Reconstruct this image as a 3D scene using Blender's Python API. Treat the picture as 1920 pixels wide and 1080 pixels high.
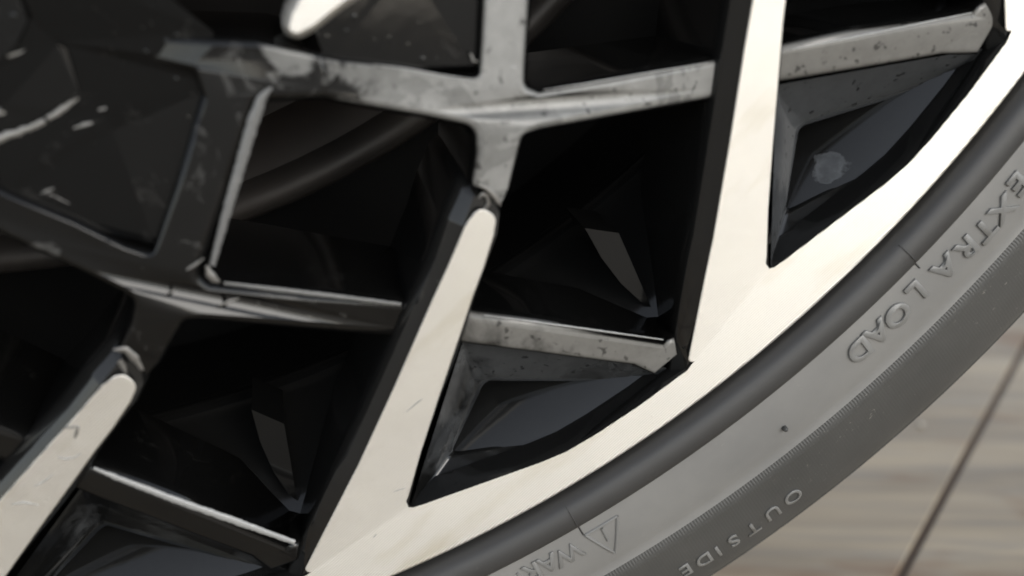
import bpy, bmesh, math, random
from math import radians, sin, cos, pi, sqrt, atan2, hypot
from mathutils import Vector, Matrix, noise
from mathutils.geometry import tessellate_polygon

random.seed(4)
for o in list(bpy.data.objects):
    bpy.data.objects.remove(o)
S = bpy.context.scene
COL = S.collection

# ------------------------------------------------------------------ camera
CAM_D = 0.18038748                    # metres from the wheel face plane (y = 0)
YAW, PITCH = radians(10.57), radians(18.97)
FPX = 2000.0                          # focal length in photo pixels (photo 1920 wide)
WHEEL_Z = 0.330                       # height of the wheel centre = outer tyre radius
CX = -0.42210592 * CAM_D
CAM_Z = WHEEL_Z - 0.63103303 * CAM_D
CENTRE = Vector((CX, 0, WHEEL_Z))
fwd = Vector((sin(YAW) * cos(PITCH), cos(YAW) * cos(PITCH), -sin(PITCH)))
rgt = Vector((cos(YAW), -sin(YAW), 0))
upv = rgt.cross(fwd)
CAMP = Vector((0, -CAM_D, CAM_Z))
cam = bpy.data.cameras.new('camera')
cam.sensor_width = 36
cam.lens = FPX / 1920 * 36
cam.clip_start = 0.005
cam.clip_end = 500
cam.dof.use_dof = True
cam.dof.focus_distance = 0.222
cam.dof.aperture_fstop = 9.5
cam.dof.aperture_blades = 0
camo = bpy.data.objects.new('camera', cam)
camo.matrix_world = Matrix((
    (rgt.x, upv.x, -fwd.x, CAMP.x), (rgt.y, upv.y, -fwd.y, CAMP.y),
    (rgt.z, upv.z, -fwd.z, CAMP.z), (0, 0, 0, 1)))
COL.objects.link(camo)
S.camera = camo

# ------------------------------------------------------------------ light
SUN_EL, SUN_AZ = radians(25), radians(24)      # azimuth: from camera side (-y) towards +x
world = bpy.data.worlds.new('World')
S.world = world
world.use_nodes = True
wn = world.node_tree.nodes
wl = world.node_tree.links
wn.clear()
sky = wn.new('ShaderNodeTexSky')
sky.sky_type = 'NISHITA'
sky.sun_disc = False
sky.sun_elevation = SUN_EL
sky.sun_rotation = pi - SUN_AZ                 # nishita: 0 = +y, clockwise
sky.dust_density = 0.3
sky.ozone_density = 0.6
hsv = wn.new('ShaderNodeHueSaturation')
hsv.inputs['Saturation'].default_value = 0.35
bgn = wn.new('ShaderNodeBackground')
bgn.inputs['Strength'].default_value = 0.15
wo = wn.new('ShaderNodeOutputWorld')
wl.new(sky.outputs[0], hsv.inputs['Color'])
wl.new(hsv.outputs[0], bgn.inputs['Color'])
wl.new(bgn.outputs[0], wo.inputs['Surface'])
sun = bpy.data.lights.new('sun', 'SUN')
sun.energy = 0.8
sun.angle = radians(30)
sun.color = (1.0, 0.945, 0.865)
suno = bpy.data.objects.new('sun', sun)
sdir = Vector((sin(SUN_AZ) * cos(SUN_EL), -cos(SUN_AZ) * cos(SUN_EL), sin(SUN_EL)))
suno.rotation_euler = sdir.to_track_quat('Z', 'Y').to_euler()
suno.location = (0.6, -0.8, 1.4)
COL.objects.link(suno)
S.view_settings.view_transform = 'Standard'
S.view_settings.look = 'None'
S.view_settings.gamma = 1.0
S.view_settings.exposure = 1.0

# ------------------------------------------------------------------ coordinate helpers
MM = 0.001


def P(x, y, d):
    """point of the wheel seen at photo pixel (x, y) and lying d metres behind the face plane"""
    v = fwd + (x - 960) / FPX * rgt - (y - 540) / FPX * upv
    t = (CAM_D + d) / v.y
    return CAMP + v * t


def rad_of(p):
    return hypot(p.x - CENTRE.x, p.z - CENTRE.z)


def cone(r):
    """the face is dished: the spokes' inner ends stand proud of the rim"""
    r *= 1000
    if r >= 240:
        return 0.0
    if r <= 178:
        return -0.0098
    t = (240 - r) / 62
    return -0.0098 * t ** 1.35


def G(x, y, dd):
    """photo pixel -> point dd millimetres behind the dished face"""
    d = 0.0
    for _ in range(12):
        p = P(x, y, d)
        d = cone(rad_of(p)) + dd * MM
    p = P(x, y, d)
    return p - CENTRE


def GA(x, y, d):
    """photo pixel -> point d millimetres behind the face plane"""
    return P(x, y, d * MM) - CENTRE


def pol(r, a, y):
    """r, y in mm, a in degrees (counter-clockwise seen from outside)"""
    a = radians(a)
    return Vector((r * MM * cos(a), y * MM, r * MM * sin(a)))


def roundc(pts, seg=6):
    """pts: [(Vector, radius_in_metres, data)] closed; returns rounded list [(Vector, data)]"""
    out = []
    n = len(pts)
    for i in range(n):
        p, r, dt = pts[i]
        if r <= 0:
            out.append((p.copy(), dt))
            continue
        a = pts[i - 1][0] - p
        b = pts[(i + 1) % n][0] - p
        la, lb = a.length, b.length
        ang = a.angle(b)
        t = min(r / max(math.tan(ang / 2), 0.05), la * 0.48, lb * 0.48)
        A = p + a * (t / la)
        B = p + b * (t / lb)
        for k in range(seg + 1):
            s = k / seg
            # conic arc close to a circle
            w = sin(ang / 2)
            w0, w1, w2 = (1 - s) ** 2, 2 * s * (1 - s) * w, s ** 2
            out.append(((A * w0 + p * w1 + B * w2) / (w0 + w1 + w2), dt))
    return out


THROAT = [(247.5, 5.0), (240.0, 8.5), (232, 17), (224.0, 27), (218.5, 34.0), (217.0, 36.5)]


def throat_y(r):
    for (r1, y1), (r0, y0) in zip(THROAT, THROAT[1:]):
        if r0 <= r <= r1:
            return y0 + (y1 - y0) * (r - r0) / (r1 - r0)
    return 36.5 if r < 217 else 5.0


def GT(x, y, lift):
    d = 0.02
    for _ in range(40):
        p = P(x, y, d)
        d = 0.5 * d + 0.5 * (throat_y(rad_of(p) * 1000) - lift) * MM
    return P(x, y, d) - CENTRE



# ------------------------------------------------------------------ objects
def link(o, parent=None):
    COL.objects.link(o)
    if parent:
        o.parent = parent
    return o


def mesh_obj(name, verts, faces, mat, parent=None, sharp=(), angle=None, smooth=True):
    me = bpy.data.meshes.new(name)
    me.from_pydata([tuple(v) for v in verts], [], faces)
    me.validate()
    if smooth:
        me.shade_smooth()
    if sharp:
        ss = set(tuple(sorted(e)) for e in sharp)
        for e in me.edges:
            if tuple(sorted(e.vertices)) in ss:
                e.use_edge_sharp = True
    me.materials.append(mat)
    o = bpy.data.objects.new(name, me)
    link(o, parent)
    if angle is not None:
        me.set_sharp_from_angle(angle=radians(angle))
    return o


def area2(poly):
    s = 0
    for i in range(len(poly)):
        a, b = poly[i - 1], poly[i]
        s += a.x * b.z - b.x * a.z
    return s


def plate(name, corners, rings, wall, mat, parent, cut=None, seg=6):
    """A raised slab. corners: (x, y, dd, r_px[, scale]) in photo pixels; rings: (outward mm, deeper mm)
    run round the outline (times the corner's scale); wall: absolute depth in mm the sides run down to.
    cut: set of corner indices whose edge to the next corner carries no side."""
    pts = []
    for i, c in enumerate(corners):
        x, y, dd, r = c[:4]
        sc = c[4] if len(c) > 4 else 1.0
        pts.append((G(x, y, dd), r / 11.1 * MM, (i, sc)))
    rl = roundc(pts, seg)
    top = [p for p, _ in rl]
    dat = [d for _, d in rl]
    if area2(top) < 0:
        pass
    sign = 1 if area2(top) > 0 else -1
    n = len(top)
    nrm = []
    for i in range(n):
        a, b, c = top[i - 1], top[i], top[(i + 1) % n]
        e1 = Vector((b.x - a.x, 0, b.z - a.z))
        e2 = Vector((c.x - b.x, 0, c.z - b.z))
        if e1.length < 1e-9: e1 = e2
        if e2.length < 1e-9: e2 = e1
        n1 = Vector((e1.z, 0, -e1.x)).normalized() * sign
        n2 = Vector((e2.z, 0, -e2.x)).normalized() * sign
        m = n1 + n2
        if m.length < 1e-6: m = n1
        m.normalize()
        k = 1 / max(m.dot(n1), 0.45)
        nrm.append(m * k)
    verts = list(top)
    faces = []
    tris = tessellate_polygon([[Vector((p.x, p.z, 0)) for p in top]])
    for t in tris:
        # face outwards (-y)
        a, b, c = (top[q] for q in t)
        cr = (b - a).cross(c - a)
        faces.append(tuple(t) if cr.y < 0 else tuple(reversed(t)))
    sharp = [(i, (i + 1) % n) for i in range(n)]
    prev = list(range(n))
    lev = list(rings)
    for off, dp in lev:
        base = len(verts)
        for i in range(n):
            sc = dat[i][1]
            verts.append(top[i] + nrm[i] * off * MM * sc + Vector((0, dp * MM * (0.5 + 0.5 * sc), 0)))
        cur = list(range(base, base + n))
        for i in range(n):
            j = (i + 1) % n
            if cut and dat[i][0] in cut and dat[j][0] != dat[i][0]:
                continue
            f = (prev[i], prev[j], cur[j], cur[i])
            faces.append(f if sign < 0 else tuple(reversed(f)))
        prev = cur
    if wall is not None:
        base = len(verts)
        for i in range(n):
            v = verts[prev[i]]
            q = v + nrm[i] * 0.5 * MM
            verts.append(Vector((q.x, max(v.y + 1 * MM, wall * MM), q.z)))
        for i in range(n):
            j = (i + 1) % n
            if cut and dat[i][0] in cut and dat[j][0] != dat[i][0]:
                continue
            f = (prev[i], prev[j], base + j, base + i)
            faces.append(f if sign < 0 else tuple(reversed(f)))
    return mesh_obj(name, verts, faces, mat, parent, sharp)


def loft(name, levels, mat, parent, closed=True, cap=True, seg=5, flip=False, sharp_levels=(), fn=GA):
    """levels: lists of (x, y, depth_mm, r_px); equal corner counts"""
    rows = []
    for lv in levels:
        rows.append([p for p, _ in roundc([(fn(x, y, d), max(r, 0.5) / 11.1 * MM, 0) for x, y, d, r in lv], seg)])
    n = len(rows[0])
    verts, faces, sharp = [], [], []
    for r in rows:
        verts += r
    for k in range(len(rows) - 1):
        for i in range(n if closed else n - 1):
            j = (i + 1) % n
            f = (k * n + i, k * n + j, (k + 1) * n + j, (k + 1) * n + i)
            faces.append(tuple(reversed(f)) if flip else f)
    if cap:
        b = (len(rows) - 1) * n
        faces.append(tuple(b + i for i in range(n)) if not flip else tuple(b + n - 1 - i for i in range(n)))
        sharp += [(b + i, b + (i + 1) % n) for i in range(n)]
    for k in sharp_levels:
        sharp += [(k * n + i, k * n + (i + 1) % n) for i in range(n)]
    o = mesh_obj(name, verts, faces, mat, parent, sharp)
    bm = bmesh.new(); bm.from_mesh(o.data)
    bmesh.ops.recalc_face_normals(bm, faces=bm.faces)
    # openings look inwards
    c = sum((f.normal.y * f.calc_area() for f in bm.faces), 0.0)
    if c > 0:
        bmesh.ops.reverse_faces(bm, faces=bm.faces)
    bm.to_mesh(o.data); bm.free()
    return o


def revolve(name, prof, mat, parent, a0=0, a1=360, n=240, sharp_at=()):
    """prof: (r mm, y mm) from inside to outside"""
    verts, faces, sharp = [], [], []
    full = abs(a1 - a0) >= 360
    m = n if full else n + 1
    for i in range(m):
        a = a0 + (a1 - a0) * i / n
        for r, y in prof:
            verts.append(pol(r, a, y))
    q = len(prof)
    for i in range(n):
        j = (i + 1) % m
        for k in range(q - 1):
            faces.append((i * q + k, i * q + k + 1, j * q + k + 1, j * q + k))
            if k in sharp_at:
                sharp.append((i * q + k, j * q + k))
    o = mesh_obj(name, verts, faces, mat, parent, sharp)
    return o


# ------------------------------------------------------------------ materials
def newmat(name):
    m = bpy.data.materials.new(name)
    m.use_nodes = True
    nt = m.node_tree
    b = nt.nodes['Principled BSDF']
    return m, nt, b


def N(nt, t, **kw):
    n = nt.nodes.new(t)
    for k, v in kw.items():
        if k.startswith('_'):
            setattr(n, k[1:], v)
        else:
            n.inputs[k.replace('__', ' ')].default_value = v
    return n


def noise_n(nt, vec, scale, detail=4, rough=0.55, dist=0.0):
    n = nt.nodes.new('ShaderNodeTexNoise')
    n.inputs['Scale'].default_value = scale
    n.inputs['Detail'].default_value = detail
    n.inputs['Roughness'].default_value = rough
    n.inputs['Distortion'].default_value = dist
    nt.links.new(vec, n.inputs['Vector'])
    return n.outputs['Fac']


def ramp(nt, fac, stops):
    r = nt.nodes.new('ShaderNodeValToRGB')
    e = r.color_ramp.elements
    while len(e) < len(stops):
        e.new(0.5)
    for el, (p, c) in zip(e, stops):
        el.position = p
        el.color = (c, c, c, 1) if not isinstance(c, tuple) else (*c, 1)
    nt.links.new(fac, r.inputs[0])
    return r.outputs[0]


def math_n(nt, op, a, b=None, clamp=False):
    n = nt.nodes.new('ShaderNodeMath')
    n.operation = op
    n.use_clamp = clamp
    for i, v in enumerate((a, b)):
        if v is None:
            continue
        if isinstance(v, (int, float)):
            n.inputs[i].default_value = v
        else:
            nt.links.new(v, n.inputs[i])
    return n.outputs[0]


def mixc(nt, fac, a, b):
    n = nt.nodes.new('ShaderNodeMix')
    n.data_type = 'RGBA'
    for s, v in ((0, fac), (6, a), (7, b)):
        if isinstance(v, tuple):
            n.inputs[s].default_value = (*v, 1)
        elif isinstance(v, (int, float)):
            n.inputs[s].default_value = v
        else:
            nt.links.new(v, n.inputs[s])
    return n.outputs[2]


def pos_out(nt):
    return nt.nodes.new('ShaderNodeNewGeometry').outputs['Position']


def mapped(nt, vec, rot=(0, 0, 0), scale=(1, 1, 1), loc=(0, 0, 0)):
    n = nt.nodes.new('ShaderNodeMapping')
    n.inputs['Rotation'].default_value = rot
    n.inputs['Scale'].default_value = scale
    n.inputs['Location'].default_value = loc
    nt.links.new(vec, n.inputs['Vector'])
    return n.outputs[0]


def bump(nt, b, h, strength, dist, prev=None):
    n = nt.nodes.new('ShaderNodeBump')
    n.inputs['Strength'].default_value = strength
    n.inputs['Distance'].default_value = dist
    nt.links.new(h, n.inputs['Height'])
    if prev is not None:
        nt.links.new(prev, n.inputs['Normal'])
    if b is not None:
        nt.links.new(n.outputs[0], b.inputs['Normal'])
    return n.outputs[0]


# machined aluminium under clear lacquer
def make_machined():
    m, nt, b = newmat('machined aluminium')
    L = nt.links
    pos = pos_out(nt)
    b.inputs['Metallic'].default_value = 1.0
    w = nt.nodes.new('ShaderNodeTexWave')
    w.wave_type = 'BANDS'
    w.bands_direction = 'X'
    w.inputs['Scale'].default_value = 1.0
    w.inputs['Distortion'].default_value = 0.0
    # diagonal lathe lines about 0.35 mm apart: the lines run up to the right
    mp = mapped(nt, pos, rot=(0, radians(-48), 0), scale=(1, 1, 1))
    sc = mapped(nt, mp, scale=(700, 0, 0))
    L.new(sc, w.inputs['Vector'])
    st = noise_n(nt, mapped(nt, mp, scale=(900, 25, 25)), 1.0, 3)
    big = noise_n(nt, pos, 28, 4)
    med = noise_n(nt, pos, 160, 5, 0.6)
    col = mixc(nt, ramp(nt, big, [(0.3, 0), (0.7, 1)]), (0.88, 0.85, 0.785), (0.83, 0.80, 0.755))
    stain = ramp(nt, noise_n(nt, mapped(nt, mp, scale=(90, 22, 22)), 1.0, 4, 0.6), [(0.56, 0), (0.72, 1)])
    col = mixc(nt, math_n(nt, 'MULTIPLY', stain, 0.5), col, (0.62, 0.56, 0.42))
    col = mixc(nt, math_n(nt, 'MULTIPLY', w.outputs['Fac'], 0.42), col, (0.48, 0.45, 0.40))
    L.new(col, b.inputs['Base Color'])
    rg = math_n(nt, 'ADD', math_n(nt, 'MULTIPLY', med, 0.10), 0.52)
    L.new(rg, b.inputs['Roughness'])
    b.inputs['Coat Weight'].default_value = 0.15
    b.inputs['Coat Roughness'].default_value = 0.12
    # tiny corrosion blisters
    v = nt.nodes.new('ShaderNodeTexVoronoi')
    v.inputs['Scale'].default_value = 800
    L.new(pos, v.inputs['Vector'])
    bl = ramp(nt, v.outputs['Distance'], [(0.0, 1), (0.28, 0)])
    msk = ramp(nt, noise_n(nt, pos, 42, 3, 0.6), [(0.56, 0), (0.64, 1)])
    bl = math_n(nt, 'MULTIPLY', bl, msk)
    h1 = bump(nt, None, w.outputs['Fac'], 0.55, 0.00010)
    h2 = bump(nt, None, st, 0.25, 0.00010, h1)
    h3 = bump(nt, None, med, 0.25, 0.0004, h2)
    bump(nt, b, bl, 0.45, 0.0002, h3)
    return m


def make_gloss(name, base=0.004, cover=0.0, seed=0.0, right=0.0, filmcol=(0.30, 0.29, 0.27), amount=1.0, speckle=0.3, ior=1.42, deep=False, soft=False, stain=None):
    """black lacquer; a pale film on the outward faces only, part dried water, part painted reflection (cover: 0 clean .. 1 all over,
    right: how much more of it lies up to the right, where the painted reflection is brighter)"""
    m, nt, b = newmat(name)
    L = nt.links
    raw = pos_out(nt)
    pos = mapped(nt, raw, loc=(seed, seed * 0.7, seed * 1.3))
    sp = nt.nodes.new('ShaderNodeSeparateXYZ')
    L.new(raw, sp.inputs[0])
    gm = nt.nodes.new('ShaderNodeNewGeometry')
    ns = nt.nodes.new('ShaderNodeSeparateXYZ')
    L.new(gm.outputs['Normal'], ns.inputs[0])
    facing = ramp(nt, math_n(nt, 'MULTIPLY', ns.outputs['Y'], -1.0), [(0.62, 0), (0.88, 1)])
    depth = ramp(nt, math_n(nt, 'MULTIPLY', sp.outputs['Y'], 100.0), [(0.25, 1), (0.9, 0)])
    outw = math_n(nt, 'MULTIPLY', facing, depth) if not deep else ramp(nt, math_n(nt, 'MULTIPLY', ns.outputs['Y'], -1.0), [(-0.1, 0.2), (0.25, 1)])
    edge = noise_n(nt, pos, 62, 6, 0.60, 0.5)
    # level of the film: where the noise lies below it the film shows
    run = math_n(nt, 'ADD', sp.outputs['X'], math_n(nt, 'MULTIPLY', math_n(nt, 'ADD', sp.outputs['Z'], 0.030 - CAM_Z), 0.7))  # film grows up to the right, painting in the brighter reflection there
    lvl = math_n(nt, 'MINIMUM', math_n(nt, 'ADD', math_n(nt, 'MULTIPLY', run, 20.0 * right), 0.5 + cover), 0.95 if soft else 0.645)
    dlt = math_n(nt, 'SUBTRACT', lvl, edge)
    thick = ramp(nt, math_n(nt, 'ADD', dlt, 0.5), [(0.42, 0), (0.62, 1.0)]) if soft else ramp(nt, math_n(nt, 'ADD', dlt, 0.5), [(0.48, 0), (0.52, 0.5), (0.58, 0.62), (0.63, 0.6), (0.645, 0.85), (1.0, 0.95)])
    fine = noise_n(nt, pos, 380, 4, 0.65)
    pits = ramp(nt, noise_n(nt, pos, 520, 2, 0.5), [(0.30, 0.35), (0.37, 1)])
    f = math_n(nt, 'MULTIPLY', math_n(nt, 'MULTIPLY', thick, outw), amount)
    f = math_n(nt, 'MULTIPLY', f, math_n(nt, 'ADD', math_n(nt, 'MULTIPLY', fine, 0.5), 0.7), True)
    f = math_n(nt, 'MULTIPLY', f, pits)
    speck = ramp(nt, noise_n(nt, pos, 700, 3, 0.7), [(0.70, 0), (0.80, 1)])
    speck = math_n(nt, 'MULTIPLY', speck, ramp(nt, noise_n(nt, pos, 90, 4, 0.6), [(0.52, 0), (0.64, 1)]))
    smear = ramp(nt, noise_n(nt, pos, 130, 6, 0.75, 0.8), [(0.60, 0), (0.74, 1)])
    dirt = math_n(nt, 'MULTIPLY', math_n(nt, 'ADD', speck, math_n(nt, 'MULTIPLY', smear, 0.45)), speckle)
    f = math_n(nt, 'ADD', f, math_n(nt, 'MULTIPLY', dirt, math_n(nt, 'ADD', math_n(nt, 'MULTIPLY', outw, 0.8), 0.2)), True)
    if stain:                           # one dried-up puddle with its own outline
        dn = nt.nodes.new('ShaderNodeVectorMath')
        dn.operation = 'DISTANCE'
        L.new(raw, dn.inputs[0])
        dn.inputs[1].default_value = stain[0]
        dd_ = math_n(nt, 'ADD', math_n(nt, 'MULTIPLY', dn.outputs['Value'], 1000.0 / stain[1]), math_n(nt, 'MULTIPLY', math_n(nt, 'SUBTRACT', edge2 := noise_n(nt, pos, 260, 4, 0.6), 0.5), 1.6))
        f = math_n(nt, 'ADD', f, math_n(nt, 'MULTIPLY', ramp(nt, dd_, [(0.55, 0.5), (0.85, 0.7), (1.0, 0.0)]), math_n(nt, 'ADD', edge2, -0.1)), True)
    col = mixc(nt, f, (base, base, base * 0.98), filmcol)
    L.new(col, b.inputs['Base Color'])
    L.new(math_n(nt, 'ADD', math_n(nt, 'MULTIPLY', f, 0.10 if soft else 0.18), 0.10), b.inputs['Roughness'])
    b.inputs['IOR'].default_value = ior
    v = nt.nodes.new('ShaderNodeTexVoronoi')
    v.inputs['Scale'].default_value = 430
    L.new(pos, v.inputs['Vector'])
    bl = ramp(nt, v.outputs['Distance'], [(0.0, 1), (0.22, 0)])
    msk = ramp(nt, noise_n(nt, pos, 55, 3, 0.6), [(0.54, 0), (0.62, 1)])
    bl = math_n(nt, 'MULTIPLY', math_n(nt, 'MULTIPLY', bl, msk), outw)
    h1 = bump(nt, None, noise_n(nt, pos, 110, 2), 0.10, 0.0005)
    h2 = bump(nt, None, f, 0.3, 0.00010, h1)
    bump(nt, b, bl, 0.5, 0.00025, h2)
    return m


def make_rubber(name, c0, c1, rough, ridges=0.0, speck=0.3):
    m, nt, b = newmat(name)
    L = nt.links
    pos = pos_out(nt)
    big = noise_n(nt, pos, 40, 4, 0.6)
    col = mixc(nt, ramp(nt, big, [(0.3, 0), (0.75, 1)]), c0, c1)
    dust = ramp(nt, noise_n(nt, pos, 900, 3, 0.7), [(0.62, 0), (0.75, 1)])
    dm = math_n(nt, 'MULTIPLY', dust, ramp(nt, noise_n(nt, pos, 90, 3), [(0.45, 0), (0.62, 1)]))
    col = mixc(nt, math_n(nt, 'MULTIPLY', dm, speck), col, (0.32, 0.30, 0.27))
    L.new(col, b.inputs['Base Color'])
    L.new(math_n(nt, 'ADD', math_n(nt, 'MULTIPLY', big, 0.12), rough - 0.06), b.inputs['Roughness'])
    b.inputs['IOR'].default_value = 1.5
    h = bump(nt, None, noise_n(nt, pos, 1400, 3), 0.12, 0.00015)
    if ridges:
        tc = nt.nodes.new('ShaderNodeTexCoord')
        sp = nt.nodes.new('ShaderNodeSeparateXYZ')
        L.new(tc.outputs['Object'], sp.inputs[0])
        at = math_n(nt, 'ARCTAN2', sp.outputs['Z'], sp.outputs['X'])
        s = math_n(nt, 'SINE', math_n(nt, 'MULTIPLY', at, 2600))
        rr = math_n(nt, 'SQRT', math_n(nt, 'ADD', math_n(nt, 'POWER', sp.outputs['X'], 2.0), math_n(nt, 'POWER', sp.outputs['Z'], 2.0)))
        wob = math_n(nt, 'MULTIPLY', noise_n(nt, pos, 700, 2), 3.0)
        msk = ramp(nt, math_n(nt, 'SUBTRACT', math_n(nt, 'MULTIPLY', rr, 1000), math_n(nt, 'ADD', wob, 274.5)), [(0.2, 1), (1.0, 0.06)])
        s = math_n(nt, 'MULTIPLY', s, msk)
        h = bump(nt, None, s, ridges, 0.0004, h)
    h2 = bump(nt, b, noise_n(nt, pos, 60, 2), 0.15, 0.001, h)
    return m


def make_plain(name, col, rough, metal=0.0, coat=0.0, nscale=200, amt=0.3):
    m, nt, b = newmat(name)
    pos = pos_out(nt)
    n = noise_n(nt, pos, nscale, 5, 0.6)
    c = mixc(nt, n, tuple(x * (1 - amt) for x in col), tuple(min(1, x * (1 + amt)) for x in col))
    nt.links.new(c, b.inputs['Base Color'])
    b.inputs['Roughness'].default_value = rough
    b.inputs['Metallic'].default_value = metal
    b.inputs['Coat Weight'].default_value = coat
    bump(nt, b, n, 0.2, 0.0003)
    return m


M_SILVER = make_machined()
M_BLACK = make_gloss('black lacquer with pale film and painted sheen', cover=-0.09, right=1.0, speckle=0.7, filmcol=(0.26, 0.258, 0.247))  # the film is part dried water, part reflection put into the colour
M_BAR = make_gloss('black lacquer bar with thin film and painted sheen', cover=0.10, right=0.45, filmcol=(0.145, 0.14, 0.13), seed=2.2, speckle=0.9, soft=True)  # grey film also paints in the reflection on the bars
M_CLEAN = make_gloss('clean black lacquer', base=0.009, cover=-0.5, seed=3.1, speckle=0.06, ior=1.5)
M_WEB = make_gloss('black lacquer of the web', cover=-0.5, seed=3.9, speckle=0.16, ior=1.27)
M_RIB = make_gloss('black lacquer ribs with painted grey sheen', cover=0.1, right=0.1, seed=1.7, speckle=0.1, filmcol=(0.05, 0.052, 0.054), deep=True, soft=True, ior=1.5)  # grey colour paints the sky sheen of the rib walls
M_POCKET = make_gloss('black lacquer of the pockets', cover=-0.5, seed=7.7, speckle=0.5, filmcol=(0.10, 0.10, 0.10))
M_BARREL = make_gloss('black inner rim', base=0.007, cover=-0.5, seed=5.0, speckle=0.12, filmcol=(0.16, 0.17, 0.18), stain=(GT(1553, 312, 0) + CENTRE, 3.4))
M_CHIP_GLINT = make_plain('bare metal chip and bead glint', (0.22, 0.213, 0.2), 0.45, 0.6, 0.3, 900, 0.4)  # bare chips, and the painted highlight on the tip beads
M_SHEEN = make_gloss('pale painted sheen', cover=-0.5, base=0.13, seed=4.4, speckle=0.9, ior=1.5)  # pale colour for highlights painted along window and bar edges
M_GLINT_CRACK = make_gloss('white of painted glints and cracks', cover=-0.5, base=0.3, seed=4.9, speckle=0.3, ior=1.5)  # white for painted edge highlights and for lacquer cracks
M_SMUDGE = make_gloss('faint dried water stain', cover=-0.5, base=0.02, seed=6.2, speckle=1.2, filmcol=(0.12, 0.12, 0.12), ior=1.45)
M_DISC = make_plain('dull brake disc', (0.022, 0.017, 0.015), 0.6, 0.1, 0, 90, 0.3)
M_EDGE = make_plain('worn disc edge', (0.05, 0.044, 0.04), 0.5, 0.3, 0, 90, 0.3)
M_FLOOR_SHEEN = make_gloss('black lacquer with painted floor sheen', base=0.005, cover=-0.5, seed=9.1, speckle=0.1, ior=1.33)  # slightly lighter lacquer, paints the brown floor reflection on some facets
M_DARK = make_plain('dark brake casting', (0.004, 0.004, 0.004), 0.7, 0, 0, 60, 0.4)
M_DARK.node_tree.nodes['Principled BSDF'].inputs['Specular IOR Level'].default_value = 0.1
M_BEAD = make_rubber('smooth black rim protector rubber', (0.026, 0.025, 0.0245), (0.034, 0.033, 0.032), 0.5, 0, 0.05)
M_WALL = make_rubber('grey dusty sidewall rubber', (0.155, 0.153, 0.148), (0.20, 0.196, 0.186), 0.36, 0, 0.15)
M_SHOULDER = make_rubber('ribbed dark sidewall rubber', (0.046, 0.046, 0.044), (0.064, 0.063, 0.060), 0.5, 0.2, 0.5)
M_LETTER = make_rubber('raised rubber lettering', (0.145, 0.144, 0.140), (0.18, 0.178, 0.17), 0.33, 0, 0.1)


def make_tile():
    m, nt, b = newmat('streaked beige stone tile')
    L = nt.links
    pos = pos_out(nt)
    mp = mapped(nt, pos, rot=(0, 0, radians(13)))
    s1 = noise_n(nt, mapped(nt, mp, scale=(3.5, 34, 1)), 1.0, 6, 0.6, 0.5)
    s2 = noise_n(nt, mapped(nt, mp, scale=(14, 120, 1)), 1.0, 4, 0.6, 0.2)
    blot = noise_n(nt, mapped(nt, mp, scale=(14, 30, 1), loc=(2.3, 1.1, 0)), 1.0, 3, 0.55)
    col = mixc(nt, ramp(nt, s1, [(0.33, 0), (0.66, 1)]), (0.18, 0.143, 0.10), (0.40, 0.325, 0.225))
    col = mixc(nt, math_n(nt, 'MULTIPLY', ramp(nt, s2, [(0.45, 0), (0.7, 1)]), 0.5), col, (0.18, 0.17, 0.155))
    col = mixc(nt, math_n(nt, 'MULTIPLY', ramp(nt, blot, [(0.54, 0), (0.68, 1)]), 0.7), col, (0.19, 0.11, 0.055))
    L.new(col, b.inputs['Base Color'])
    b.inputs['Roughness'].default_value = 0.5
    bump(nt, b, s2, 0.15, 0.001)
    return m


M_TILE = make_tile()
M_GROUT = make_plain('brown tile grout', (0.12, 0.085, 0.06), 0.85, 0, 0, 300, 0.25)

# ------------------------------------------------------------------ the wheel
wheel = bpy.data.objects.new('car_wheel', None)
wheel.empty_display_size = 0.05
wheel.location = CENTRE
wheel['label'] = 'black alloy wheel with machined silver spoke faces and a black tyre on streaked tiles'
wheel['category'] = 'wheel'
link(wheel)

# --- machined rim face: a full ring whose inner outline steps in at each spoke foot (18 sectors of 20 degrees)
V1 = (764, 951); K1 = (1062, 847); C1 = (1288, 695); V0 = (1438, 507)
SECTORS = [-2, -1, 0, 1, 2, 3, 4]


def rotv(v, k):
    """turn by k sectors, clockwise seen from outside"""
    a = -radians(20 * k)
    return Vector((v.x * cos(a) - v.z * sin(a), v.y, v.x * sin(a) + v.z * cos(a)))


RIM_R = 250.0


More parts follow.
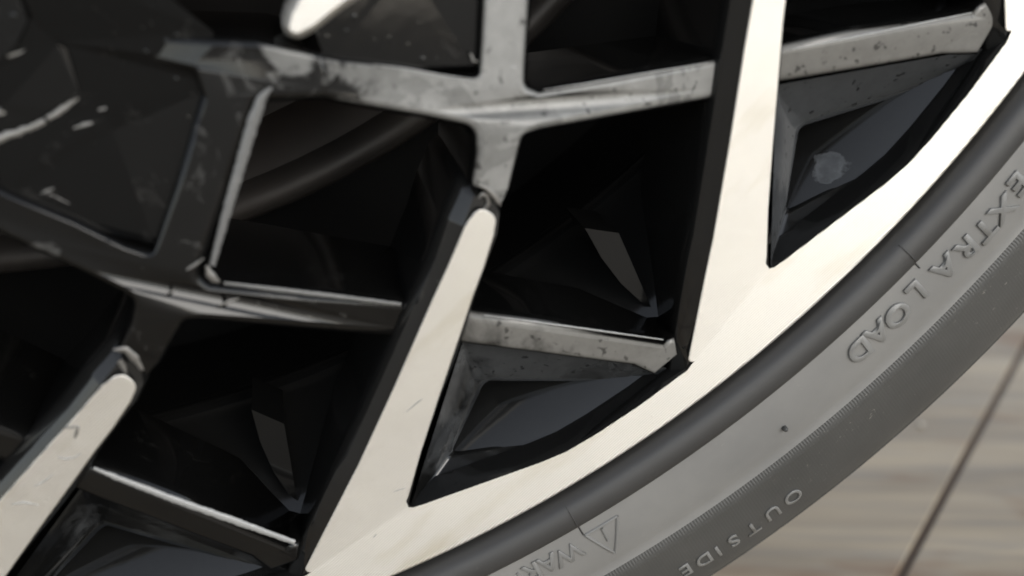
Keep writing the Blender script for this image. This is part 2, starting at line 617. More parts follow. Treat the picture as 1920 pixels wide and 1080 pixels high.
def rim_face():
    # inner outline of one sector, from V1 (foot of blade 1, right side) to V0
    seq = [(G(*V1, 0), 0), (G(775, 951.5, 0), 0), (G(796, 945, 0), 0), (G(925, 899, 0), 0), (G(1012, 868, 0), 0), (G(*K1, 0), 7 * MM),
           (G(1120, 813, 0), 5 * MM), (G(1200, 760, 0), 5 * MM), (G(*C1, 0), 1.0 * MM)]
    inner = []
    for s in range(18):
        for p, r in seq:
            inner.append((rotv(p, -s), r, len(inner)))
    # rounding, then ordered counter-clockwise
    rl = roundc(inner, 5)
    ring = [p for p, _ in rl]
    dat = [d for _, d in rl]
    n = len(ring)
    verts = list(ring)
    # each inner vertex is matched with a point of the outer circle at a similar angle
    out0 = []
    for i, p in enumerate(ring):
        a = atan2(p.z, p.x)
        verts.append(Vector((RIM_R * MM * cos(a), 0, RIM_R * MM * sin(a))))
    faces = []
    for i in range(n):
        j = (i + 1) % n
        f = (i, j, n + j, n + i)
        a0_ = atan2(ring[i].z, ring[i].x)
        da = (atan2(ring[j].z, ring[j].x) - a0_ + pi) % (2 * pi) - pi
        if abs(da) > radians(0.8):          # keep the outer edge round
            m = int(abs(da) / radians(0.6)) + 1
            chain = [n + i]
            for q in range(1, m):
                aa = a0_ + da * q / m
                verts.append(Vector((RIM_R * MM * cos(aa), 0, RIM_R * MM * sin(aa))))
                chain.append(len(verts) - 1)
            chain.append(n + j)
            for u, w in zip(chain, chain[1:]):
                g = (i, u, w)
                nn = (verts[u] - verts[i]).cross(verts[w] - verts[i])
                faces.append(g if nn.y < 0 else tuple(reversed(g)))
            g = (i, j, n + j)
            nn = (verts[j] - verts[i]).cross(verts[n + j] - verts[i])
            faces.append(g if nn.y < 0 else tuple(reversed(g)))
            continue
        a, b, c = verts[f[0]], verts[f[1]], verts[f[2]]
        nn = (b - a).cross(verts[n + j] - a)
        if nn.length < 1e-12:
            nn = (verts[n + j] - a).cross(verts[n + i] - a)
        faces.append(f if nn.y < 0 else tuple(reversed(f)))
    return verts, faces, ring, dat


rv, rf, rring, rdat = rim_face()
# bright turned edge and the wall down into the wheel on the inside (skipped across the spoke feet)
nn_ = len(rring)
sharp = [(i, (i + 1) % nn_) for i in range(nn_)]
verts = list(rv)
faces = list(rf)
mesh_obj('rim_face', verts, faces, M_SILVER, wheel)


def is_foot(i, j):
    # edge between C (seq index 6) and the next sector's V (index 0)
    return rdat[i] % 9 == 8 and rdat[j] % 9 == 0


def rim_inner_wall():
    verts, faces = [], []
    n = nn_
    L = []
    for i in range(n):
        a, b, c = rring[i - 1], rring[i], rring[(i + 1) % n]
        e1 = (b - a); e2 = (c - b)
        e1.y = e2.y = 0
        n1 = Vector((-e1.z, 0, e1.x)); n2 = Vector((-e2.z, 0, e2.x))
        if n1.length < 1e-9: n1 = n2
        if n2.length < 1e-9: n2 = n1
        m = n1.normalized() + n2.normalized()
        m = m.normalized() if m.length > 1e-6 else n1.normalized()
        if m.dot(b) > 0:
            pass
        L.append(m)
    lv = [(0.0, 0.02), (0.12, 0.25), (0.5, 3.5), (1.0, 7.0)]
    for off, dp in lv:
        for i in range(n):
            m = L[i]
            verts.append(rring[i] + m * off * MM + Vector((0, dp * MM, 0)))
    for k in range(len(lv) - 1):
        for i in range(n):
            j = (i + 1) % n
            if is_foot(i, j):
                continue
            faces.append((k * n + i, k * n + j, (k + 1) * n + j, (k + 1) * n + i))
    o = mesh_obj('rim_inner_edge', verts, faces, M_CLEAN, wheel)
    bm = bmesh.new(); bm.from_mesh(o.data)
    bmesh.ops.recalc_face_normals(bm, faces=bm.faces)
    bm.to_mesh(o.data); bm.free()
    return o


rim_inner_wall()
# outer lip and the inner rim (throat, barrel)
revolve('rim_lip', [(250.0, 0.02), (250.5, 0.35), (250.9, 1.2), (250.9, 9.0)], M_SILVER, wheel, n=360)
revolve('rim_throat', [(247.5, 5.0), (240.0, 8.5), (232, 17), (224.0, 27), (218.5, 34.0), (217.0, 36.5), (217.5, 40)],
        M_BARREL, wheel, n=300)
revolve('rim_barrel', [(217.5, 40), (219, 60), (221, 150), (228, 215), (238, 225)], M_BARREL, wheel, n=200)

# --- brake parts behind the spokes
brake = bpy.data.objects.new('brake_disc', None)
brake.empty_display_size = 0.05
brake.location = CENTRE
brake['label'] = 'dull brown brake disc behind the black spokes of the wheel'
brake['category'] = 'brake disc'
link(brake)
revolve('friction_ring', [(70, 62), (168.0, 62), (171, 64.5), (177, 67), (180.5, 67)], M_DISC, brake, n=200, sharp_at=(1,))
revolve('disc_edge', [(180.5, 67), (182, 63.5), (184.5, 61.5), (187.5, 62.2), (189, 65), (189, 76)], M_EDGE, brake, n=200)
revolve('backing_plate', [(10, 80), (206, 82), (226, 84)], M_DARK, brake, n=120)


# --- sector pieces traced from sector 1, then turned
pieces = []


def sector_piece(o, skip=(), sectors=SECTORS):
    o['tmp'] = 1
    pieces.append((o, skip, sectors))
    return o


# silver spoke face
blade = plate('spoke_face', [
    (C1[0], C1[1], 0, 0),      # placeholder, replaced below
], [], None, M_SILVER, wheel) if False else None


def G2(v):      # a ready vector keeps its place
    return v


def plate_v(name, corners, rings, wall, mat, parent, cut=None, seg=6):
    """like plate, with corners given as (Vector, r_px, scale)"""
    global G
    keep = G
    store = {}
    cs = []
    for i, (v, r, sc) in enumerate(corners):
        store[i] = v
        cs.append((i, 0, 0, r, sc))
    G = lambda x, y, dd: store[x]
    o = plate(name, cs, rings, wall, mat, parent, cut, seg)
    G = keep
    return o


C2v = rotv(G(*C1, 0), 1)       # left foot of blade 1 (its corner with the rim, outside the frame)
bl = [(C2v, 8, 1), (G(640, 937, 0), 0, 1), (G(673, 873, 0), 0, 1), (G(740, 728, 0), 0, 1), (G(812, 564, 0), 0, 1),
      (G(842, 499, 0), 0, 1), (G(874, 424, 0), 22, 1), (G(899, 388, 0), 22, 1), (G(929, 407, 0), 22, 1),
      (G(924, 441, 0), 12, 1), (G(906, 500, 0), 0, 1), (G(886, 553, 0), 0, 1), (G(862, 625, 0), 0, 1),
      (G(822, 743, 0), 0, 1), (G(788, 847, 0), 0, 1), (G(765, 928, 0), 0, 1), (G(760, 941, 0), 0, 1), (G(*V1, 0), 0, 1)]
o = plate_v('spoke_face', bl, [(0.16, 0.12)], None, M_SILVER, wheel, cut={len(bl) - 1}, seg=5)
sector_piece(o)

# black body under each silver face: shoulder on the left, wall on both sides
bd = [(C2v + Vector((0, .5 * MM, 0)), 0, 1.0), (G(673, 873, .4), 0, 1), (G(740, 728, .4), 0, 1),
      (G(812, 564, .4), 0, 1), (G(842, 499, .4), 0, 1), (G(868, 424, .4), 10, 1), (G(888, 368, 1.4), 6, .9),
      (G(922, 366, 1.8), 10, .25), (G(936, 400, 1.6), 10, .16), (G(931, 441, .5), 8, .16),
      (G(909, 500, .4), 0, .16), (G(890, 553, .4), 0, .2), (G(866, 625, .4), 0, .3),
      (G(825, 743, .4), 0, .2), (G(790, 847, .4), 0, .1), (G(*V1, .4), 0, .05)]
o = plate_v('spoke_body', bd, [(0.25, 0.15), (3.0, 2.6), (3.5, 3.4), (3.75, 6.0)], 31, M_CLEAN, wheel, seg=5)
sector_piece(o)

# black lattice: the cross at the spoke's inner end with its four arms
BIG = [(0.25, 0.08), (0.6, 0.35), (0.95, 0.9), (1.25, 1.8), (1.4, 3.0)]
cr = [
    (918, -225, 0.3, 0, 1), (916, 0, 0.1, 0, 1), (908, 120, 0, 0, .8), (903, 152, 0, 22, .7),     # up arm, left edge
    (850, 150, 0, 0, .6), (750, 131, 0.1, 0, .6), (640, 119, 0.3, 0, .6), (480, 92, 0.8, 0, .6), (446, 105, 1.0, 0, 1),
    (446, 150, 1.0, 0, 1), (530, 156, 0.8, 0, 1.1), (650, 180, 0.3, 0, 1.3), (800, 205, 0.1, 0, 1.4),   # left arm, lower edge
    (905, 226, 0, 45, 1.5), (908, 290, 0, 0, 1.6), (892, 344, 0.2, 5, .9),                     # down arm, left
    (908, 352, 0.2, 6, .3), (926, 366, 0.3, 6, .2), (940, 383, 0.4, 4, .3),                     # its end
    (949, 352, 0.2, 0, .8), (970, 246, 0, 26, 1.3), (1010, 230, 0.3, 0, 1.5), (1150, 202, 1.8, 0, 1.8), (1345, 164, 4.6, 0, 2.0),
    (1345, 124, 4.6, 0, 1.3), (1150, 160, 1.8, 0, 1.2), (1010, 182, .3, 0, .9), (973, 172, 0, 26, 1.3), (972, 120, 0, 0, 1.5),
    (979, 0, 0.1, 0, 1.5), (985, -225, 0.3, 0, 1.5)]
o = plate('spoke_cross', cr, BIG, 31, M_BLACK, wheel, seg=6)
sector_piece(o)

def turned(x, y, dd):
    return (rotv(G(x, y, dd), 1))


# its lower edges are tangent to the upright arm of the next sector, the rest is traced
nv_ = [(turned(916, -40, .2), 0, .3), (turned(917, -190, .2), 6, .6), (G(372, 124, .3), 14, 1), (G(195, 84, 4), 0, 1), (G(195, 74, 4), 0, 1),
       (G(400, 86, .1), 10, 1), (G(480, 88, .1), 0, 1), (G(600, 112, .1), 0, .6), (G(606, 170, .1), 0, 1.2),
       (turned(985, -224, .1), 26, 1.35), (turned(982, -40, .15), 0, 1.3), (turned(950, -20, .2), 0, .3)]
o = plate_v('spoke_node', nv_, BIG, 31, M_BLACK, wheel, seg=6)
sector_piece(o)

# outer bar between spoke and rim
ROUND = [(0.3, 0.06), (0.65, 0.28), (0.95, 0.7), (1.15, 1.4), (1.25, 2.4)]
ob = [(884, 603, 2.2, 0, 1.7), (1245, 654, 2.0, 6, 1.6), (1262, 643, 1.8, 0, .6), (1266, 664, 1.8, 0, .6), (1228, 694, 2.4, 0, .9),
      (1195, 674, 2.4, 20, 1.6), (880, 630, 2.6, 0, 1.9)]
o = plate('outer_bar', ob, ROUND, 24, M_BAR, wheel, seg=5)
sector_piece(o, skip=(0,))
# the bar of the next sector stands a little steeper
ob0 = [(1464, 103, 2.2, 0, 1.7), (1828, 30, 2.0, 6, 1.6), (1848, 12, 1.8, 0, .6), (1864, 40, 1.8, 0, .6), (1832, 92, 2.4, 0, .9),
       (1770, 88, 2.4, 20, 1.6), (1464, 136, 2.6, 0, 1.9)]
plate('outer_bar', ob0, ROUND, 24, M_BAR, wheel, seg=5)

# the closed pocket below the bar
pk = [
    [(868, 640, 3, 0), (1250, 690, 3, 0), (1062, 848, .3, 30), (768, 954, .3, 8)],
    [(876, 668, 6.0, 10), (1236, 700, 5, 6), (1061, 842, 2.5, 30), (777, 947, 2.5, 8)],
    [(893, 698, 8, 22), (1222, 708, 8, 6), (1052, 824, 7, 24), (812, 893, 7.5, 8)],
    [(900, 706, 8.6, 24), (1214, 711, 9, 6), (1048, 816, 8.3, 24), (832, 864, 8.4, 8)],
    [(905, 711, 9.4, 24), (1208, 713, 10, 6), (1045, 811, 9.6, 24), (840, 855, 9.4, 8)],
    [(909, 714, 11, 22), (1203, 715, 12, 6), (1042, 806, 11.5, 24), (845, 850, 11, 8)]]
o = loft('pocket_rib', pk, M_RIB, wheel, cap=False, seg=7)
o.data.materials.append(M_CLEAN)
for i_, pl_ in enumerate(o.data.polygons):
    if 13 <= i_ % 32 <= 27:
        pl_.material_index = 1  # these walls stay plain black, the rest carry the painted sheen
sector_piece(o)
def back(x, y, d):
    p = GA(x, y, 11)
    p.y = max(p.y, d * MM)
    return p


pf = [[(909, 714, 11, 22), (1203, 715, 11.5, 6), (1042, 806, 11.5, 24), (845, 850, 11, 8)],
      [(909, 714, 30, 22), (1203, 715, 30, 6), (1042, 806, 30, 24), (845, 850, 30, 8)]]
o = loft('pocket_wall', pf, M_POCKET, wheel, seg=7, cap=False, fn=back)
sector_piece(o)

# faceted web between the arms, nearer the hub (traced in sector 2)
def facets(name, polys, mat, dfn=G):
    verts, faces = [], []
    for poly in polys:
        b = len(verts)
        verts += [dfn(*p) for p in poly]
        cc = [verts[b + i] for i in range(len(poly))]
        f = tuple(range(b, b + len(poly)))
        nrm = (cc[1] - cc[0]).cross(cc[2] - cc[0])
        faces.append(f if nrm.y < 0 else tuple(reversed(f)))
    return mesh_obj(name, verts, faces, mat, wheel, smooth=False)


A_ = (411, 160, 2.8); B_ = (212, 245, 3.0); Cc = (292, 462, 2.8); D_ = (100, 78, 2.4); E_ = (400, 116, 1.6)
F_ = (-10, 255, 2.2); H_ = (172, 240, 2.7); I_ = (0, 366, 2.0); J_ = (345, 430, 1.2); K_ = (420, 150, 1.0)
web = facets('web_facet', [
    [B_, A_, Cc],                                # brown shining triangle
    [D_, E_, A_, B_, (190, 205, 2.8)],
    [D_, (190, 205, 2.8), H_, F_, (-60, 160, 2)],
    [H_, (190, 205, 2.8), B_],
    [H_, B_, Cc, I_, F_],
    [A_, K_, (395, 285, .9), J_, Cc],
    [I_, Cc, J_, (330, 470, .8), (0, 380, 1)],
    [D_, (-60, 160, 2), (-200, 60, 1.5), (-120, -150, 1), (250, -60, 1.2), (400, 60, 1.5), E_],
], M_WEB)
for v in web.data.vertices:
    v.co = rotv(v.co, -1)
web.data.materials.append(M_FLOOR_SHEEN)
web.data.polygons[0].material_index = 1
sector_piece(web)

ex = facets('web_facet', [
    [(-25, -25, .8), (30, -20, .8), (52, 38, .8), (30, 85, .8), (-25, 135, .8)],
    [(8, 196, 1.9), (108, 84, 1.7), (125, 92, 2.0), (150, 178, 2.0), (95, 205, 2.0)],
    [(-40, 250, 2.0), (8, 196, 1.9), (95, 205, 2.0), (60, 235, 2.2)]], M_FLOOR_SHEEN)

# triangular notches in the throat
tri_ = [(1097, 428), (1160, 437), (1190, 505), (1219, 573), (1202, 566), (1165, 532), (1128, 484)]
wd = facets('throat_notch', [[(x, y, 13.8) for x, y in tri_]] + [
    [(tri_[i][0], tri_[i][1], 13.8), (tri_[(i + 1) % 7][0], tri_[(i + 1) % 7][1], 13.8),
     (tri_[(i + 1) % 7][0] * .93 + 565 * .07, tri_[(i + 1) % 7][1] * .93 - 147 * .07, 28),
     (tri_[i][0] * .93 + 565 * .07, tri_[i][1] * .93 - 147 * .07, 28)] for i in range(7)], M_WEB, GA)
wd.data.materials.append(M_FLOOR_SHEEN)
wd.data.polygons[0].material_index = 1
sector_piece(wd)

for o, skip, secs in pieces:
    del o['tmp']
    for k in secs:
        if k in skip or k == 1:
            continue
        c = o.copy()
        COL.objects.link(c)
        c.parent = wheel
        c.rotation_euler = (0, radians(20 * (k - 1)), 0)

# inner silver spoke end at the top of the frame
o = plate('inner_spoke_face', [(760, -75, -.6, 0), (640, 5, -.6, 0), (585, 48, -.6, 6), (556, 63, -.6, 10), (542, 55, -.6, 8),
                              (550, 25, -.6, 0), (572, -12, -.6, 0), (660, -110, -.6, 0)], [(0.2, 0.15), (1.2, 3.0)], 8, M_SILVER, wheel, seg=5)
revolve('hub', [(20, 2), (110, 0), (128, -3), (132, 2), (133, 20)], M_CLEAN, wheel, n=120)


# smears, painted glints, lacquer beads and bare chips seen on the casting
def smear(pts, mat, name='paint_chip', lift=0.08, seed=1, fn=None, jit=1.0):
    """pts: (x, y, half width px, dd)"""
    rnd = random.Random(seed)
    fine = []
    for (x0, y0, w0, d0), (x1, y1, w1, d1) in zip(pts, pts[1:]):
        n = max(2, int(hypot(x1 - x0, y1 - y0) / 5))
        for k in range(n):
            t = k / n
            fine.append((x0 + (x1 - x0) * t, y0 + (y1 - y0) * t, w0 + (w1 - w0) * t, d0 + (d1 - d0) * t))
    fine.append(pts[-1])
    verts, faces = [], []
    m = len(fine)
    for i, (x, y, w, d) in enumerate(fine):
        a, b = fine[max(i - 1, 0)], fine[min(i + 1, m - 1)]
        tx, ty = b[0] - a[0], b[1] - a[1]
        l = hypot(tx, ty) or 1
        nx, ny = -ty / l, tx / l
        wl_, wr_ = w * (1 + jit * rnd.uniform(-.35, .25)), w * (1 + jit * rnd.uniform(-.35, .25))
        for u, h in ((-wl_, -0.15), (-wl_ * .7, lift * .8), (0, lift), (wr_ * .7, lift * .8), (wr_, -0.15)):
            verts.append((fn or G)(x + nx * u, y + ny * u, d - h))
    for i in range(m - 1):
        for k in range(4):
            faces.append((i * 5 + k, i * 5 + k + 1, i * 5 + 6 + k, i * 5 + 5 + k))
    o = mesh_obj(name, verts, faces, mat, wheel)
    bm = bmesh.new(); bm.from_mesh(o.data)
    bmesh.ops.recalc_face_normals(bm, faces=bm.faces)
    if sum(f.normal.y * f.calc_area() for f in bm.faces) > 0:
        bmesh.ops.reverse_faces(bm, faces=bm.faces)
    bm.to_mesh(o.data); bm.free()
    return o


for sd, pts in enumerate([
    [(897, 347, 2, .2), (912, 353, 5, .3), (926, 366, 6, .4), (934, 378, 5, .5), (939, 386, 1, .6)],
    [(897, 372, 2, 1.4), (905, 364, 5, 1.2), (914, 368, 5, 1.2), (916, 384, 4, 1.3), (908, 391, 2, 1.4)],
    [(213, 656, 2, .2), (236, 655, 7, .3), (254, 672, 9, .4), (268, 694, 4, .6)],
    [(224, 676, 6, 1.2), (232, 690, 7, 1.3), (236, 703, 3, 1.4)],
    [(388, 498, 3, .1), (393, 514, 8, .2), (402, 524, 8, .3), (412, 528, 3, .5)],
    [(-10, 262, 8, 2.0), (40, 246, 8, 2.2), (84, 226, 6, 2.3)],
    [(90, 222, 6, 2.3), (120, 202, 7, 2.4), (147, 184, 2, 2.5)],
    [(-10, 214, 10, 2.0), (25, 202, 8, 2.1), (62, 192, 2, 2.2)],
    [(138, 240, 2, 2.6), (156, 235, 5, 2.7), (173, 230, 3, 2.7)],
    [(185, 206, 3, 2.6), (199, 202, 3, 2.6)],
    [(14, 106, 4, 2.2), (34, 100, 4, 2.2), (46, 94, 1, 2.2)],
    [(350, 506, 2, -.05), (366, 496, 3, -.05), (382, 484, 1.5, -.05)],
    [(316, 548, 2, -.05), (330, 544, 2, -.05)],
    [(412, 572, 2, .3), (428, 566, 4, .3), (448, 559, 1, .5)],
    [(44, 338, 1, 2.4), (80, 357, 1.6, 2.4), (130, 382, 1, 2.4)],
    [(76, 364, 1, 2.3), (88, 358, 2.4, 2.3), (102, 352, 1, 2.3)],
    [(882, 100, 1.5, .6), (888, 114, 2.5, .6), (897, 116, 1, .6)],
    [(120, 803, 1, -.02), (146, 800, 4, -.02), (141, 822, 3, -.02)],
]):
    smear(pts, M_CHIP_GLINT, 'paint_chip' if sd not in (0, 1, 2, 3) else 'lacquer_bead_glint', 0.35 if sd < 5 else 0.1, seed=sd, jit=0.4 if sd < 5 else 1.0)  # beads at the tips are glossy lips, their pale colour a painted highlight

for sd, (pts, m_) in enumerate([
    ([(510, 164, 4, .5), (492, 180, 10, .45), (476, 222, 12, .45), (455, 296, 11, .45), (433, 370, 10, .45), (416, 430, 8, .5), (398, 498, 6, .5)], M_SHEEN),
    ([(420, 531, 3, .8), (520, 543, 5, 1.0), (640, 557, 5, 1.7), (752, 571, 4, 2.4)], M_SHEEN),
    ([(908, 591, 1.2, 2.5), (1000, 603, 2.2, 2.45), (1130, 621, 2.2, 2.4), (1244, 637, 1.5, 2.3)], M_GLINT_CRACK),
    ([(1486, 93, 1.2, 2.4), (1600, 70, 2.2, 2.3), (1740, 41, 2.2, 2.2), (1822, 24, 1.4, 2.2)], M_GLINT_CRACK),
    ([(1020, 169, 1.0, .9), (1100, 157, 2.0, 1.6), (1220, 136, 2.0, 3.0), (1328, 118, 1.4, 4.6)], M_GLINT_CRACK),
    ([(700, 121, 1.0, .35), (760, 129, 2.0, .35), (830, 142, 2.2, .3), (884, 149, 1.2, .3)], M_GLINT_CRACK),
    ([(176, 878, 3, 1.5), (215, 894, 5.5, 1.45), (330, 938, 7, 1.4), (450, 980, 7, 1.4), (553, 1017, 5, 1.4)], M_GLINT_CRACK),
]):
    smear(pts, m_, 'painted_glint', 0.45, seed=40 + sd, jit=0.35)  # raised pale strips paint the highlights of the bar and window edges

for sd, pts in enumerate([
    [(108, 857, .8, -.05), (124, 861, 2, -.05), (140, 858, 1.2, -.05), (152, 850, .6, -.05)],
    [(100, 889, .6, -.05), (86, 901, 1.6, -.05), (64, 912, .6, -.05)],
    [(20, 946, .6, -.05), (44, 942, 1.8, -.05), (74, 947, .8, -.05)],
    [(762, 772, .6, -.05), (780, 757, 1.6, -.05), (792, 748, .6, -.05)],
    [(700, 1008, 1.0, -.05), (706, 1001, 2.0, -.05)],
    [(738, 922, .5, -.05), (760, 915, 1.0, -.05)],
]):
    smear(pts, M_GLINT_CRACK, 'lacquer_crack', 0.03, seed=90 + sd)

# ------------------------------------------------------------------ the tyre
PROF = [(251.6, 6.0), (251.7, 0.5), (252.3, -1.4), (253.2, -2.2), (255.0, -2.7), (257.0, -2.6), (258.0, -2.1), (258.35, -1.2),
        (258.6, -0.4)]
SIDE = [(258.6, -0.4), (259.5, -0.5), (262.0, -0.35), (265.0, 0.1), (268.5, 0.9), (272.0, 2.1), (275.4, 3.6)]
SHO = [(275.4, 3.6), (275.9, 3.2), (279, 4.5), (284, 6.3), (290.0, 9.0), (295.5, 12.3), (299.0, 15.2), (301.6, 18.2), (302.2, 18.4),
       (303.6, 20.8), (307, 26), (312, 34), (318, 43), (324, 52), (328.5, 62), (330, 75), (330, 200), (327, 220), (310, 236), (275, 246), (240, 240)]
tyre = revolve('tyre', PROF + SIDE[1:] + SHO[1:], M_BEAD, wheel, n=420, sharp_at=(8,))
tyre.data.materials.append(M_WALL)
tyre.data.materials.append(M_SHOULDER)
q_ = len(PROF) + len(SIDE) + len(SHO) - 3
for i_, pl_ in enumerate(tyre.data.polygons):
    k_ = i_ % q_
    pl_.material_index = 0 if k_ < 8 else (1 if k_ < 14 else 2)
ALLP = PROF + SIDE[1:] + SHO[1:]


def surf_y(r):
    for (r0, y0), (r1, y1) in zip(ALLP[2:], ALLP[3:]):
        if r0 <= r <= r1:
            t = (r - r0) / max(r1 - r0, 1e-6)
            return y0 + (y1 - y0) * t
    return 0.0


def on_tyre(x, y):
    d = 0.0
    for _ in range(25):
        p = P(x, y, d) - CENTRE
        r = hypot(p.x, p.z) * 1000
        d = 0.5 * d + 0.5 * surf_y(r) * MM
    return r, math.degrees(atan2(p.z, p.x))


def letter(ch, r, a, h, wide=1.0, extr=0.22, mat=M_LETTER, offset=0.0):
    cu = bpy.data.curves.new('c', 'FONT')
    cu.body = ch
    cu.size = 1.0
    cu.extrude = 0.0
    cu.offset = offset
    cu.resolution_u = 5
    cu.align_x = 'CENTER'
    to = bpy.data.objects.new('c', cu)
    COL.objects.link(to)
    dg = bpy.context.evaluated_depsgraph_get()
    me = bpy.data.meshes.new_from_object(to.evaluated_get(dg))
    bpy.data.objects.remove(to)
    bm = bmesh.new(); bm.from_mesh(me)
    bmesh.ops.remove_doubles(bm, verts=bm.verts, dist=1e-5)
    ys = [v.co.y for v in bm.verts]; xs = [v.co.x for v in bm.verts]
    y0, y1 = min(ys), max(ys); xm = (min(xs) + max(xs)) / 2
    k = h / 0.70
    # base flange, rounded shoulder, top
    outl = [e for e in bm.edges if len(e.link_faces) == 1]
    ext = bmesh.ops.extrude_face_region(bm, geom=bm.faces[:])
    topv = set(g for g in ext['geom'] if isinstance(g, bmesh.types.BMVert))
    cen = (y0 + y1) / 2
    for v in bm.verts:
        lx, ly = (v.co.x - xm) * k * wide, (v.co.y - cen) * k
        top = v in topv
        # tops of the letters point away from the hub; reading runs clockwise
        rr = r + ly
        aa = radians(a) - lx / r
        # seen from outside, tops outward and reading clockwise
        yy = surf_y(rr) - (extr if top else -0.2)
        v.co = Vector((rr * MM * cos(aa), yy * MM, rr * MM * sin(aa)))
    bmesh.ops.recalc_face_normals(bm, faces=bm.faces)
    bmesh.ops.bevel(bm, geom=[e for e in bm.edges if e.calc_face_angle(0) > 0.7 and all(v in topv for v in e.verts if v.is_valid)],
                    offset=0.09 * MM, segments=1, affect='EDGES', clamp_overlap=True)
    bm.to_mesh(me); bm.free()
    me.materials.clear(); me.materials.append(mat)
    o = bpy.data.objects.new('letter', me)
    link(o, tyre)
    return o


for ch, x, y in [('E', 1908, 345), ('X', 1879, 393), ('T', 1847, 431), ('R', 1810, 467), ('A', 1771, 502),
                 ('L', 1717, 548), ('O', 1682, 591), ('A', 1645, 624), ('D', 1611, 657)]:
    r, a = on_tyre(x, y)
    letter(ch, r, a, 5.1, 0.95, 0.55, offset=0.038)
wl_ = [('W', 1066, 1039), ('A', 1028, 1056), ('R', 997, 1072)]
for ch, x, y in wl_:
    r, a = on_tyre(x, y)
    letter(ch, r, a, 4.4, 0.9, 0.42, offset=0.02)
ra, aa_ = on_tyre(997, 1072)
r0_, a0_ = on_tyre(1066, 1039)
for i, ch in enumerate('NING'):
    letter(ch, r0_, aa_ + (i + 1) * (aa_ - a0_) / 2, 4.3, 0.9, 0.3)
for ch, x, y in [('O', 1487, 932), ('U', 1449, 962), ('T', 1412, 991), ('S', 1376, 1014), ('I', 1347, 1034), ('D', 1320, 1050), ('E', 1286, 1069)]:
    r, a = on_tyre(x, y)
    letter(ch, r, a, 4.5, 0.85, 0.32, offset=0.02)


def ridge(name, pts, w, h, mat):
    """a thin raised bead along (r, a) points on the tyre"""
    verts, faces = [], []
    V = []
    for r, a in pts:
        V.append((r, a))
    prof = [(-w, -0.25), (-w * .55, h * .7), (0, h), (w * .55, h * .7), (w, -0.25)]
    P3 = [pol(r, a, surf_y(r)) for r, a in V]
    for i, p in enumerate(P3):
        t = (P3[min(i + 1, len(P3) - 1)] - P3[max(i - 1, 0)]).normalized()
        s = t.cross(Vector((0, -1, 0))).normalized()
        for u, hh in prof:
            verts.append(p + s * u * MM + Vector((0, -hh * MM, 0)))
    q = len(prof)
    for i in range(len(P3) - 1):
        for k in range(q - 1):
            faces.append((i * q + k, i * q + k + 1, (i + 1) * q + k + 1, (i + 1) * q + k))
    o = mesh_obj(name, verts, faces, mat, tyre)
    bm = bmesh.new(); bm.from_mesh(o.data)
    for pp in (0, len(P3) - 1):
        pass
    bmesh.ops.recalc_face_normals(bm, faces=bm.faces)
    bm.to_mesh(o.data); bm.free()
    return o


# mould seams across the protector
for (xa, ya), (xb, yb) in (((1663, 440), (1722, 500)), ((1050, 928), (1092, 1000))):
    r0, a0 = on_tyre(xa, ya); r1, a1 = on_tyre(xb, yb)
    ridge('mould_seam', [(252.6 + (r1 + .4 - 252.6) * t / 8, a0 + (a1 - a0) * t / 8) for t in range(9)], 0.22, 0.28, M_BEAD)
# warning triangle
tr = [on_tyre(1157, 967), on_tyre(1097, 1003), on_tyre(1153, 1036)]
for i in range(3):
    a, b = tr[i], tr[(i + 1) % 3]
    ridge('warning_triangle', [(a[0] + (b[0] - a[0]) * t / 6, a[1] + (b[1] - a[1]) * t / 6) for t in range(7)], 0.42, 0.45, M_LETTER)
ea, eb = on_tyre(1128, 990), on_tyre(1140, 1013)
ridge('warning_mark', [(ea[0] + (eb[0] - ea[0]) * t / 4, ea[1] + (eb[1] - ea[1]) * t / 4) for t in range(5)], 0.42, 0.45, M_LETTER)
# sprue nib
rn, an = on_tyre(1470, 802)
nv, nf = [], []
for k, (rr, hh) in enumerate([(0.62, -0.2), (0.55, 0.5), (0.5, 1.0), (0.3, 1.25), (0.0, 1.3)]):
    for i in range(12):
        t = i / 12 * 2 * pi
        nv.append(pol(rn, an, surf_y(rn)) + Vector((rr * cos(t) * MM, -hh * MM, rr * sin(t) * MM)))
for k in range(4):
    for i in range(12):
        j = (i + 1) % 12
        nf.append((k * 12 + i, k * 12 + j, (k + 1) * 12 + j, (k + 1) * 12 + i))
mesh_obj('rubber_nib', nv, nf, M_SHOULDER, tyre)

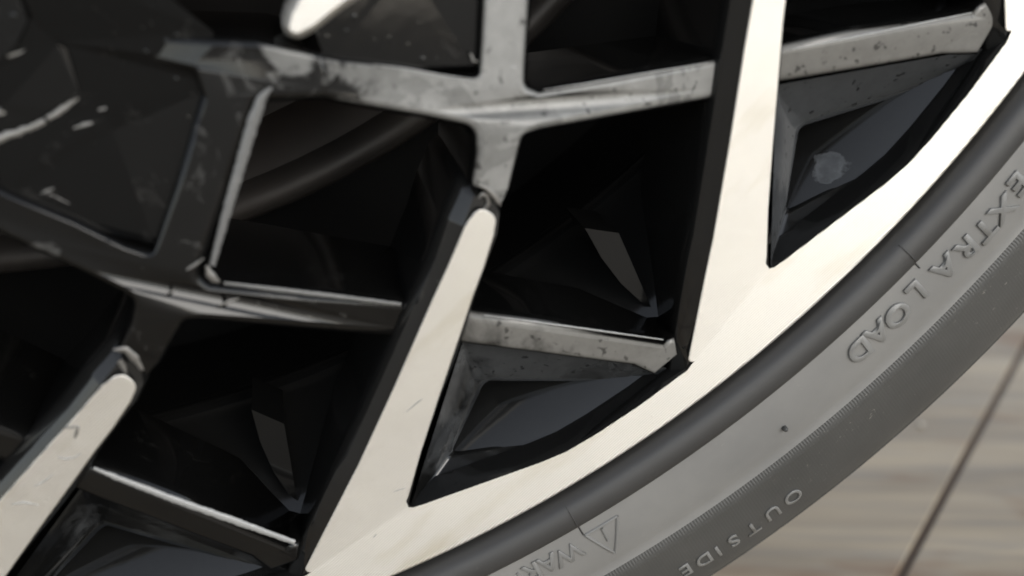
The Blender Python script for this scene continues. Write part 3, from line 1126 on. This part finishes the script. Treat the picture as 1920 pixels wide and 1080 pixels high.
# ------------------------------------------------------------------ floor
gs = 60.0
gm = mesh_obj('floor', [(-gs, -gs, -0.0015), (gs, -gs, -0.0015), (gs, gs, -0.0015), (-gs, gs, -0.0015)], [(0, 1, 2, 3)], M_GROUT, None, smooth=False)
gm['kind'] = 'structure'
tl_me = None
JA = radians(46.1)
jx, jy = cos(JA), sin(JA)
px_, py_ = -sin(JA), cos(JA)
org = Vector((0.271, 0.191, 0))
TW, TL_, GAP = 0.60, 0.90, 0.0034


def tile_mesh():
    bm = bmesh.new()
    bmesh.ops.create_cube(bm, size=1.0)
    for v in bm.verts:
        v.co = Vector((v.co.x * (TL_ - GAP), v.co.y * (TW - GAP), v.co.z * 0.008 - 0.004))
    bmesh.ops.bevel(bm, geom=bm.edges[:], offset=0.0005, segments=1, affect='EDGES')
    me = bpy.data.meshes.new('floor_tile'); bm.to_mesh(me); bm.free()
    me.materials.append(M_TILE)
    return me


tm = tile_mesh()
for i in range(-7, 8):
    for j in range(-8, 9):
        u = (i + 0.1) * TL_
        v = (j + 0.5) * TW
        o = bpy.data.objects.new('floor_tile', tm)
        o.location = (org.x + u * jx + v * px_, org.y + u * jy + v * py_, random.uniform(-0.0003, 0.0003))
        o.rotation_euler = (0, 0, JA)
        link(o, gm)

# a little grit on the tiles
gv, gf = [], []
rg = random.Random(11)
bm = bmesh.new()
spots = [(0.262, 0.215, 1.7), (0.166, 0.155, 1.1)] + [(rg.uniform(0.08, 0.5), rg.uniform(0.05, 0.55), rg.uniform(.4, 1.1)) for _ in range(60)]
for x, y, r in spots:
    m4 = Matrix.Translation((x, y, r * .5 * MM)) @ Matrix.Rotation(rg.uniform(0, 3), 4, 'Z') @ Matrix.Diagonal((r * MM, r * MM * rg.uniform(.6, 1), r * MM * .6, 1))
    bmesh.ops.create_icosphere(bm, subdivisions=2, radius=1.0, matrix=m4)
for v in bm.verts:
    v.co += Vector(noise.noise_vector(v.co * 900)) * 0.00025
me = bpy.data.meshes.new('floor_grit'); bm.to_mesh(me); bm.free()
me.shade_smooth()
me.materials.append(make_plain('pale grit', (0.42, 0.39, 0.34), 0.8, 0, 0, 500, .3))
go = bpy.data.objects.new('floor_grit', me)
link(go)
go['kind'] = 'stuff'
go['label'] = 'scattered pale grit lying on the streaked floor tiles'
go['category'] = 'grit'
